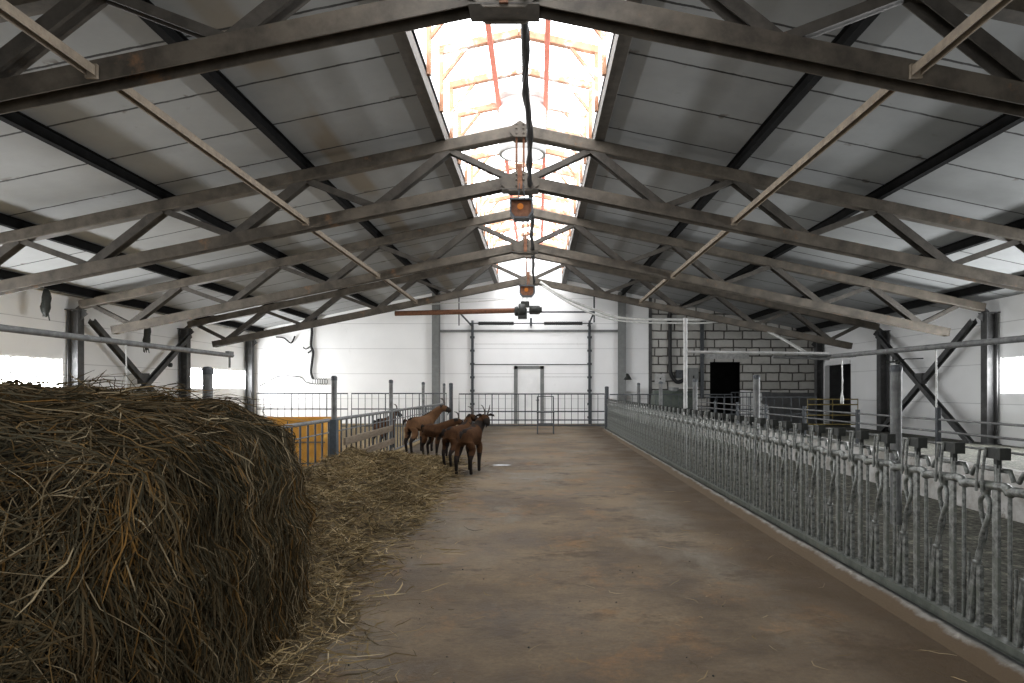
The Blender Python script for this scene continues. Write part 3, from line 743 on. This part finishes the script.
# ------------------------------------------------------------------ gates
def gate(name, x0, x1, Y, z0, z1, label, mids, sp, group, thick=None, mat='gate', latch=False, rt=.022):
    r = empty(name, (x0, Y, z0), label, 'gate', group)
    m = MB().tube([(x0, Y, z0), (x1, Y, z0), (x1, Y, z1), (x0, Y, z1), (x0, Y, z0)], rt, 8); m.build('frame', M[mat], r)
    for z in mids: MB().tube([(x0, Y, z), (x1, Y, z)], rt*.95, 8).build('cross_rail', M[mat], r)
    n = max(2, round((x1-x0)/sp)); 
    for k in range(1, n):
        x = x0+(x1-x0)*k/n; b = k % 5 == 0
        MB().tube([(x, Y, z0), (x, Y, z1)], rt*(.9 if b else .5), 6).build('bar', M[mat], r)
    return r
gY = 27.0
gz = lambda py: CH+(390-py)*gY/683
gate('barred_gate', bx(459)*gY/31.4, bx(604.5)*gY/31.4, gY, gz(425.5), gz(394), 'wide black barred gate across the end of the alley before the white door', [gz(411.5), gz(420)], .265, 'black barred gates', rt=.026)
gate('barred_gate', -11.1, -7.5, gY, gz(426), gz(393.5), 'black barred gate at the back left, the one nearer the left wall', [gz(409)], .27, 'black barred gates', rt=.024)
gate('barred_gate', -7.35, -3.6, gY, gz(426), gz(393.5), 'black barred gate at the back left, between its neighbour and the alley', [gz(409)], .27, 'black barred gates', rt=.024)
gate('barred_gate', 2.85, 7.7, gY, gz(426), gz(394.5), 'black barred gate behind the right pen, before the machine tank', [gz(409)], .3, 'black barred gates', rt=.022)
gate('barred_gate', 8.0, 9.6, 28.2, .12, 1.45, 'short dense black gate standing before the dark doorway', [.75], .16, 'black barred gates', rt=.022)
gate('yellow_gate', 10.2, 12.1, 25.8, .25, 1.2, 'faded yellow pipe gate beside the dark side doorway', [1.0, .6], .9, None, mat='yellowpipe', rt=.025)
gate('barred_gate', 5.95, 9.8, gY-3, .15, 1.3, 'thin grey barred gate in the middle of the far right pens', [.7], .3, 'black barred gates', rt=.018)
post('gate_post', -3.42, 27.0, 1.80, .07, 'dark square post left of the wide alley gate', 'gate', 'dark gate posts', True)
post('gate_post', -3.3, 25.9, 1.7, .05, 'thin round dark post just in front of the left end of the alley gate', 'gate', 'dark gate posts')
# small metal stand in front of the gate
x0, x1 = P(537.5,0,24.2)[0], P(553.5,0,24.2)[0]; z = CH-.04*0
r = empty('metal_stand', ((x0+x1)/2, 24.2, 0), 'small black metal trestle stand in front of the wide alley gate', 'stand')
zt, zl = CH+(390-412)*24.2/683, CH+(390-424)*24.2/683
for x in (x0, x1):
    for y in (24.0, 24.5): MB().tube([(x, y, 0), (x, y, zt+ (.55 if y > 24.3 else 0))], .022, 8).build('leg', M['gate'], r)
MB().box(x0-.03, x1+.03, 23.97, 24.53, zt-.02, zt+.02).build('top', M['gate'], r)
MB().tube([(x0,24,zl),(x1,24,zl)], .018, 6).tube([(x0,24.5,zl),(x1,24.5,zl)], .018, 6).tube([(x0,24.5,zt+.55),(x1,24.5,zt+.55)], .018, 6).build('cross_rail', M['gate'], r)

# ------------------------------------------------------------------ left pen fence
LX = -3.38
ys = [2.6, 7.0, 11.35, 15.75, 20.2, 24.7]
ll = ['round grey post sticking up behind the hay bale', 'thick round grey post by the orange board, on the left pen fence', 'round grey post of the left fence beside the leftmost goat', 'round grey post of the left fence behind the goats', 'round grey post at the far end of the left fence']
for k, y in enumerate(ys[1:]):
    post('pen_post', LX, y, 1.76, .045 if k else .05, ll[k], 'post')
m = MB().beam((-3.33, 11.16, 0), (-3.33, 11.16, 1.07), .13, .13, (0,1,0))
tag(m.build('square_post', M['bluepost'], None, (-3.33, 11.16, 0)), 'stout blue-grey square post below the round post next to the orange board', 'post')
fl = ['beside the hay bale, in front of the orange board', 'with wooden planks, right of the blue-grey post', 'behind the goats', 'at the far end by the alley gate']
for k in range(1, 5):
    ya, yb = ys[k]+.08, ys[k+1]-(.30 if k == 1 else .08)
    r = empty('pen_fence_section', (LX, ya, 0), 'grey barred left pen fence section ' + fl[k-1], 'fence', 'left pen fence sections')
    MB().tube([(LX, ya, 1.06), (LX, yb, 1.06)], .030, 8).build('top_rail', M['post'], r)
    MB().tube([(LX, ya, .14), (LX, yb, .14)], .024, 8).build('bottom_rail', M['post'], r)
    MB().tube([(LX, ya, .86), (LX, yb, .86)], .012, 6).build('middle_rail', M['post'], r)
    n = int((yb-ya)/.31)
    for q in range(n+1):
        y = ya+(yb-ya)*q/n
        MB().tube([(LX, y, .14), (LX, y, 1.06)], .016, 6).build('bar', M['gate'], r)
k = 0
for (ya, yb, z, lb) in ((11.75, 15.6, .66, 'upper weathered wooden plank on the left pen fence between its posts'), (9.3, 11.0, .36, 'short weathered plank on the fence in front of the orange board'), (11.75, 15.8, .36, 'lower weathered wooden plank on the left pen fence between its posts')):
    m = MB().beam((LX+.06, ya, z), (LX+.06, yb, z+.02), .035, .13)
    tag(m.build('wooden_plank', M['wood'], None, (LX+.06, ya, z)), lb, 'plank', 'planks on the left fence')
# orange board crate behind the fence
r = empty('orange_feed_bin', (-4.9, 12.3, 0), 'orange-yellow board feed bin behind the left pen fence, right of the hay bale', 'bin')
MB().box(-6.2, -3.75, 12.0, 12.05, .02, 1.04).build('front_panel', M['orange'], r)
MB().box(-6.2, -3.75, 13.0, 13.05, .02, 1.04).build('back_panel', M['orange'], r)
MB().box(-6.2, -6.15, 12.05, 13.0, .02, 1.04).build('side_panel', M['orange'], r)
MB().box(-3.8, -3.75, 12.05, 13.0, .02, 1.04).build('side_panel', M['orange'], r)
MB().box(-6.15, -3.8, 12.05, 13.0, .02, .06).build('bottom', M['orange'], r)
m = MB()
for z in (.25, .62): m.box(-6.22, -3.73, 11.985, 12.0, z, z+.025)
for x in (-5.6,-5.0,-4.4): m.box(x, x+.02, 11.988, 12.0, .02, 1.0)
m.build('batten', M['wood'], r)

# ------------------------------------------------------------------ hay
def lump(d, k=1.0):
    x, y, z = d[:,0]*k, d[:,1]*k, d[:,2]*k
    return (np.sin(3.1*x+1.3*y+.5)+np.sin(4.3*y-2.2*z+1.9)+np.sin(5.7*z+2.9*x+.2)+.6*np.sin(9*x-7*y+3*z)+.5*np.sin(13*y+11*z+1))/4.1
def ribbons(name, P0, Dv, Nv, L, W, curl, cols, mat, project=None, segs=4, lift=None, parent=None, loc=(0,0,0)):
    n = len(P0); k = segs+1
    t_ = np.linspace(-.5, .5, k)
    ax = rng.normal(size=(n,3)); ax /= np.linalg.norm(ax, axis=1)[:,None]
    pts = P0[:,None,:] + Dv[:,None,:]*(t_[None,:,None]*L[:,None,None])
    bend = (t_**2*4)[None,:,None]*(curl*L)[:,None,None]
    sd = np.cross(Dv, Nv); sd /= (np.linalg.norm(sd, axis=1)[:,None]+1e-9)
    sg = rng.uniform(-1, 1, n)
    pts = pts + sd[:,None,:]*bend*sg[:,None,None]
    kink = rng.normal(scale=.03, size=(n,k,3))*L[:,None,None]; pts += kink
    if project is not None: pts = project(pts, lift); pts[...,2] = np.maximum(pts[...,2], .008)
    wd = np.cross(Dv, Nv*.6+ax*.8); wd /= (np.linalg.norm(wd, axis=1)[:,None]+1e-9)
    taper = np.array([.5]+[1]*(k-2)+[.25])
    off = wd[:,None,:]*(W[:,None,None]*taper[None,:,None])*.5
    V = np.stack([pts-off, pts+off], axis=2).reshape(-1, 3) - np.array(loc)
    base = (np.arange(n)*k*2)[:,None]; s_ = np.arange(segs)[None,:]*2
    a = base+s_; F = np.stack([a, a+1, a+3, a+2], axis=2).reshape(-1)
    me = bpy.data.meshes.new(name); nf = n*segs
    me.vertices.add(len(V)); me.vertices.foreach_set('co', V.astype(np.float32).ravel())
    me.loops.add(nf*4); me.loops.foreach_set('vertex_index', F.astype(np.int32))
    me.polygons.add(nf); me.polygons.foreach_set('loop_start', np.arange(0, nf*4, 4, dtype=np.int32))
    me.update(calc_edges=True)
    at = me.color_attributes.new('stalk', 'FLOAT_COLOR', 'POINT')
    c4 = np.concatenate([cols, np.ones((n,1))], axis=1)
    at.data.foreach_set('color', np.repeat(c4, k*2, axis=0).astype(np.float32).ravel())
    me.materials.append(mat)
    ob = bpy.data.objects.new(name, me); col.objects.link(ob)
    if parent: ob.parent = parent
    else: ob.location = loc
    return ob
BC = np.array([-3.33, 3.70, .465]); BR = np.array([1.76, 1.48, 1.04]); BE = 4.2
def on_bale(p, scale=1.0):
    q = (p-BC)/BR; s = (np.abs(q)**BE).sum(axis=-1)**(-1/BE)
    d = q*s[...,None]
    fl = d.reshape(-1,3); l = 1+.04*lump(fl, 2.2)+.035*lump(fl[:,[1,2,0]], 5)
    return BC + d*BR*(l.reshape(d.shape[:-1])[...,None])
def proj_bale(pts, lift):
    on = on_bale(pts); out = (on-BC); out /= np.linalg.norm(out, axis=-1)[...,None]
    k = pts.shape[1]; t_ = np.linspace(0, 1, k)
    return on + out*(lift[0][:,None]*(1-t_)+lift[1][:,None]*t_)[...,None]
# core
bm_u, bm_v = 90, 48
vs = []; 
uu = np.linspace(0, 2*PI, bm_u, endpoint=False); vv = np.linspace(-PI/2+.02, PI/2-.02, bm_v)
gp = np.array([[math.cos(v)*math.cos(u), math.cos(v)*math.sin(u), math.sin(v)] for v in vv for u in uu])
core = on_bale(BC+gp*BR)
core = BC+(core-BC)*.975; core[:,2] = np.maximum(core[:,2], .0)
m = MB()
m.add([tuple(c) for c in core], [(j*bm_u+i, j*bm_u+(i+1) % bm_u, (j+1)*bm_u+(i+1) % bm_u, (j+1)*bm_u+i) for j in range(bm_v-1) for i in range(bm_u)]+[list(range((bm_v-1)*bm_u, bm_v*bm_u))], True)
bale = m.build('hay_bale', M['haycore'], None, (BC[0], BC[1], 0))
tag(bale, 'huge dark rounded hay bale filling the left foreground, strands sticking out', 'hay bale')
N = 40000
d = rng.normal(size=(N*3,3)); d /= np.linalg.norm(d, axis=1)[:,None]
keep = (d[:,2] > -.42) & ~((d[:,0] < -.55) & (d[:,2] < .3)) & ~((d[:,1] > .75) & (d[:,2] < .2)); d = d[keep][:N]; N = len(d)
p = on_bale(BC+d*BR); p = p[p[:,2] > .03]; N = len(p)
q = (p-BC)/BR; nv = np.sign(q)*np.abs(q)**(BE-1)/BR; nv /= np.linalg.norm(nv, axis=1)[:,None]
sw = lump(p, 1.3)
ang = rng.normal(scale=.85, size=N) + sw*1.6
up = np.array([0,0,1.0])+rng.normal(scale=.05, size=(N,3)); t1 = np.cross(nv, up); t1 /= (np.linalg.norm(t1, axis=1)[:,None]+1e-6)
t2 = np.cross(nv, t1)
rot = np.where(p[:,0] > -1.75, ang*.45, ang+.75)
dv = t2*np.cos(rot)[:,None]+t1*np.sin(rot)[:,None]
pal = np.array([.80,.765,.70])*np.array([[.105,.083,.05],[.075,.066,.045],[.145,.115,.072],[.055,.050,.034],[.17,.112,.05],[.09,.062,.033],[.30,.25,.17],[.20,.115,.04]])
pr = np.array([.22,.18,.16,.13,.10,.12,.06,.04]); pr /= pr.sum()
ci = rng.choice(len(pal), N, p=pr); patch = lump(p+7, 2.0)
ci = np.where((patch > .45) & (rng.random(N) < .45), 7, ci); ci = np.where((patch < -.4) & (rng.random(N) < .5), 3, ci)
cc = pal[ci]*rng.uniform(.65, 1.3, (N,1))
L = rng.uniform(.14, .55, N); L[rng.random(N) < .06] *= 1.5
lift = (np.abs(rng.normal(scale=.022, size=N)), np.abs(rng.normal(scale=.034, size=N)))
fl = rng.random(N) < .06; lift[1][fl] += rng.uniform(.02, .13, fl.sum())*np.where(p[fl,2] > 1.3, 1.5, .8)
W = rng.uniform(.0032, .0085, N)
o = ribbons('hay_strands', p, dv, nv, L, W, rng.uniform(.0, .35, N), cc, M['hay'], proj_bale, 4, lift, bale, (BC[0], BC[1], 0))
o['kind'] = 'stuff'
# loose heap along the left fence
def heap_h(x, y):
    xe = -1.45 + .34*np.clip(4.9-y, 0, 1.6) - .035*np.maximum(y-9, 0)**1.3 + .14*np.sin(y*1.7) + .09*np.sin(y*4.1+1)
    u = np.clip((xe-x)/(xe+3.3), 0, 1); w = np.sin(np.clip(u, 0, 1)*PI*.62)**1.1
    ye = np.clip((15.6-y)/4.0, 0, 1)*np.clip((y-2.6)/2.2, 0, 1)
    lum = lump(np.stack([x*2.2, y*1.5, x*0+y], 1))
    return np.maximum(.44*w*ye*(1+.35*lum)*(.55+.45*np.clip((y-4)/3, 0, 1))*np.clip(1-(x < -3.3)*1.0, 0, 1), 0)
gx = np.linspace(-3.30, -1.0, 48); gy = np.linspace(2.8, 15.6, 150)
X, Yg = np.meshgrid(gx, gy); H = heap_h(X.ravel(), Yg.ravel()).reshape(X.shape)
m = MB(); nx = len(gx)
m.add([(X[j,i], Yg[j,i], H[j,i]*.9-.012 if H[j,i] < .02 else H[j,i]*.93) for j in range(len(gy)) for i in range(nx)],
      [(j*nx+i, j*nx+i+1, (j+1)*nx+i+1, (j+1)*nx+i) for j in range(len(gy)-1) for i in range(nx-1) if max(H[j,i], H[j+1,i+1], H[j,i+1], H[j+1,i]) > .015], True)
heap = m.build('loose_hay_heap', M['straw'], None, (-2.4, 9, 0))
tag(heap, 'low heap of loose straw along the left pen fence, from the bale to the goats', 'hay heap', None, 'stuff')
N = 34000
yy = 2.9+12.9*rng.random(N)**.9; xx = rng.uniform(-3.3, -.7, N)
xe = -1.45 + .34*np.clip(4.9-yy, 0, 1.6) - .035*np.maximum(yy-9, 0)**1.3
hh = heap_h(xx, yy); keep = (hh > .02) | (rng.random(N) < np.exp(-np.clip(xx-xe, 0, 9)*6)*.45)
xx, yy, hh = xx[keep], yy[keep], hh[keep]; N = len(xx)
th = rng.uniform(0, 2*PI, N); dv = np.stack([np.cos(th), np.sin(th), rng.normal(scale=.42, size=N)*(hh > .02)], 1); dv /= np.linalg.norm(dv, axis=1)[:,None]
p = np.stack([xx, yy, hh+.012+np.abs(rng.normal(scale=.016, size=N))], 1)
pal2 = np.array([[.30,.22,.11],[.22,.16,.08],[.38,.29,.165],[.15,.11,.06],[.45,.36,.22],[.11,.09,.055]])
cc = pal2[rng.choice(6, N, p=[.28,.24,.14,.16,.06,.12])]*rng.uniform(.7, 1.2, (N,1))
pt = lump(np.stack([xx*1.6, yy*1.1, xx*0], 1)+3, 1.0); cc = cc*(.78+.34*np.clip(pt, -.8, 1))[:,None]
def flat(pts, lift): pts[...,2] = np.maximum(pts[...,2], .006); return pts
o = ribbons('straw_stalks', p, dv, np.tile([0,0,1.0], (N,1)), rng.uniform(.08, .34, N), rng.uniform(.005, .010, N), rng.uniform(0, .4, N), cc, M['hay'], flat, 3, None, heap, (-2.4, 9, 0))
o['kind'] = 'stuff'
# stalks scattered over the alley
N = 900
yy = 2.6+9.5*rng.random(N)**1.6; xx = rng.uniform(-1.9, 2.4, N); kp = rng.random(N) < np.where(xx < -.9, 1, .28); xx, yy = xx[kp], yy[kp]; N = len(xx)
th = rng.uniform(0, 2*PI, N); dv = np.stack([np.cos(th), np.sin(th), th*0], 1)
cc = pal2[rng.choice(6, N)]*rng.uniform(.5, 1.1, (N,1))
o = ribbons('scattered_stalks', np.stack([xx, yy, np.full(N, .006)], 1), dv, np.tile([0,0,1.0], (N,1)), rng.uniform(.04, .22, N), rng.uniform(.002, .0045, N), rng.uniform(0, .5, N), cc, M['hay'], flat, 4, None, None, (0, 6, 0))
tag(o, 'scattered single straw stalks lying over the dirt alley floor', 'straw', None, 'stuff')
# droppings & puddle
m = MB()
for k in range(46):
    x, y = random.uniform(-1.3, 1.9), random.uniform(2.7, 7); r0 = random.uniform(.003, .007)
    m.lathe((x, y, 0), [(0,0),(r0,.002),(r0,r0),(0,r0*1.5)], 6)
tag(m.build('droppings', M['black'], None, (0, 5, 0)), 'tiny dark droppings dotted over the near alley floor', 'droppings', None, 'stuff')
t = NT('milky_water'); M['puddle'] = t.fin((.42,.43,.44), .12, 0, .6)
m = MB(); c = P(502, 465.3, 14.05); n = 18
m.add([(c[0]+.19*math.cos(a)*(1+.15*math.sin(3*a)), c[1]+.13*math.sin(a), .006) for a in np.linspace(0, 2*PI, n, endpoint=False)], [list(range(n))])
tag(m.build('puddle', M['puddle'], None, (c[0], c[1], 0)), 'small pale puddle on the alley floor right of the goats', 'puddle')

# ------------------------------------------------------------------ goats
def goat(name, x, y, rz, label, neck, headdir, sc=1.0, stance=0, pale=False, horns=True):
    """local +X is forward.  neck: head-base position; headdir: unit vector of the muzzle"""
    V = []; E = []; R = []
    def v(p, r, par=None):
        V.append(p); R.append(r if isinstance(r, tuple) else (r, r))
        if par is not None: E.append((par, len(V)-1))
        return len(V)-1
    nb = Vector(neck); hd = Matrix.Rotation(-rz, 3, "Z") @ Vector(headdir).normalized()
    pel = v((-.34,0,.70), (.175,.185)); mid = v((-.12,0,.655), (.20,.215), pel); rib = v((.12,0,.645), (.20,.225), mid); ch = v((.30,0,.665), (.16,.20), rib)
    rump = v((-.46,0,.71), (.12,.13), pel)
    n0 = v((.42,0,.77), (.14,.175), ch); c0 = Vector((.42,0,.77)); nm = c0.lerp(nb, .5)+Vector((0,0,-.015)); n1 = v(tuple(nm), (.10,.125), n0)
    n2 = v(tuple(nb), (.085,.092), n1)
    h1 = v(tuple(nb+hd*.085+Vector((0,0,.015))), (.080,.086), n2)
    h2 = v(tuple(nb+hd*.175-Vector((0,0,.005))), (.058,.064), h1)
    h3 = v(tuple(nb+hd*.245-Vector((0,0,.012))), (.04,.042), h2)
    for s in (-1, 1):
        fw = .05*s*stance
        a = v((.28,s*.085,.55), (.075,.07), ch); b = v((.27+fw*.3,s*.105,.42), (.062,.06), a); c = v((.28+fw,s*.105,.25), (.036,.036), b)
        d_ = v((.27+fw*1.1,s*.105,.08), (.028,.028), c); v((.29+fw*1.1,s*.105,.022), (.034,.032), d_)
        fw = -.06*s*stance
        a = v((-.36,s*.085,.60), (.10,.085), pel); b = v((-.29+fw*.4,s*.115,.44), (.085,.075), a); c = v((-.45+fw,s*.11,.29), (.038,.038), b)
        d_ = v((-.41+fw*1.1,s*.11,.08), (.028,.028), c); v((-.39+fw*1.1,s*.11,.022), (.034,.032), d_)
    me = bpy.data.meshes.new('t'); me.from_pydata(V, E, []); ob = bpy.data.objects.new('t', me); col.objects.link(ob)
    md = ob.modifiers.new('s', 'SKIN'); md.branch_smoothing = .6; md.use_smooth_shade = True
    for i, sv in enumerate(me.skin_vertices[0].data): sv.radius = R[i]; sv.use_root = (i == 0)
    sb = ob.modifiers.new('u', 'SUBSURF'); sb.levels = 2; sb.render_levels = 2
    dg = bpy.context.evaluated_depsgraph_get(); ev = ob.evaluated_get(dg); m2 = bpy.data.meshes.new_from_object(ev)
    bpy.data.objects.remove(ob); bpy.data.meshes.remove(me)
    m2.materials.clear()
    for k in ('goat', 'goatblack', 'goatpale'): m2.materials.append(M[k])
    for pl_ in m2.polygons:
        c = pl_.center; k = 2 if pale else 0
        if c.z < .36 or (abs(c.y) < .028 and pl_.normal.z > .6 and c.x < .4): k = 1
        if c.x < -.50 and abs(c.y) < .06: k = 1
        if c.z < .50 and abs(c.y) < .075: k = 1
        if ((Vector(c)-nb).dot(hd) > .12 and (Vector(c)-nb).length < .32) or (Vector(c)-nb).length < .08 and pl_.normal.z > .3: k = 1
        if c.x > .25 and c.z < .66 and c.z > .45 and pl_.normal.x > .5: k = 1
        pl_.material_index = k; pl_.use_smooth = True
    body = bpy.data.objects.new(name, m2); col.objects.link(body)
    tag(body, label, 'goat', 'brown goats by the straw')
    # horns, ears, eyes, tail, udder
    q = Vector((0,0,1)); sd = hd.cross(q).normalized(); upv = sd.cross(hd)
    if horns:
        for s in (-1, 1):
            b0 = nb+hd*.05+upv*.06+sd*s*.022
            pts = [b0, b0+upv*.07-hd*.015+sd*s*.012, b0+upv*.12-hd*.05+sd*s*.03, b0+upv*.145-hd*.10+sd*s*.05, b0+upv*.14-hd*.14+sd*s*.065]
            MB().tube(smoothpts(pts, 3), [.018-.0011*i for i in range(13)], 7).build('horn', M['horn'], body)
    for s in (-1, 1):
        b0 = nb+hd*.02+upv*.035+sd*s*.045
        MB().tube([b0, b0+sd*s*.06+upv*.015-hd*.01, b0+sd*s*.115-upv*.005-hd*.01, b0+sd*s*.145-upv*.02], [.012,.026,.02,.004], 7).build('ear', M['goatblack'], body)
        e0 = nb+hd*.105+upv*.03+sd*s*.045
        MB().lathe(e0, [(0,-.009),(.008,-.005),(.010,0),(.008,.005),(0,.009)], 8).build('eye', M['black'], body)
    MB().tube([(-.515,0,.745),(-.56,0,.76),(-.60,0,.72),(-.61,0,.65)], [.026,.03,.024,.006], 7).build('tail', M['goatblack'], body)
    MB().tube([nb+hd*.19-upv*.03, nb+hd*.185-upv*.09, nb+hd*.18-upv*.13], [.016,.012,.002], 6).build('beard', M['goatblack'], body)
    body.location = (x, y, 0); body.rotation_euler = (0, 0, rz); body.scale = (sc, sc, sc)
    return body
R_ = math.radians
goat('goat', -1.25, 12.68, R_(80), 'brown goat with black legs at the right end of the group, horned head raised high', (.56,-.12,1.0), (.35,-.75,-.62), 1.04, 1)
goat('goat', -1.64, 14.0, R_(68), 'dark brown goat just left of the raised-head goat, half hidden behind it', (.62,.05,.98), (.9,-.2,-.35), 1.0, -1)
goat('goat', -2.33, 15.55, R_(-48), 'dark brown goat in the middle of the group, its neck stretched to the right', (.56,.20,.90), (.9,.25,-.3), .95, 1)
goat('goat', -2.90, 16.8, R_(66), 'light brown goat at the left of the group, head turned to the right', (.56,-.22,1.0), (.95,-.1,-.28), 1.1, -1, True)
goat('goat', -4.0, 17.9, R_(75), 'brown goat farthest left, standing behind the bars of the pen fence', (.60,.05,.95), (.9,.1,-.4), 1.0, 0)

# ------------------------------------------------------------------ light, camera, view
w = bpy.data.worlds.new('overcast'); scene.world = w; w.use_nodes = True
w.node_tree.nodes['Background'].inputs[0].default_value = (.75,.8,.85,1); w.node_tree.nodes['Background'].inputs[1].default_value = .6
cam = bpy.data.cameras.new('camera'); co = bpy.data.objects.new('camera', cam); col.objects.link(co); scene.camera = co
cam.sensor_width = 36; cam.lens = 683/1024*36
cam.shift_x = -(537.5-512)/1024; cam.shift_y = (390-341.5)/1024
co.location = (0, 0, CH); co.rotation_euler = (PI/2, 0, 0); cam.clip_start = .05; cam.clip_end = 200
vs_ = scene.view_settings; vs_.view_transform = 'Standard'; vs_.look = 'None'; vs_.gamma = 1; vs_.use_curve_mapping = False; vs_.exposure = .68
c = scene.cycles; c.use_denoising = True; c.max_bounces = 8; c.diffuse_bounces = 5; c.glossy_bounces = 3; c.use_adaptive_sampling = True
try: c.denoiser = 'OPENIMAGEDENOISE'
except Exception: pass
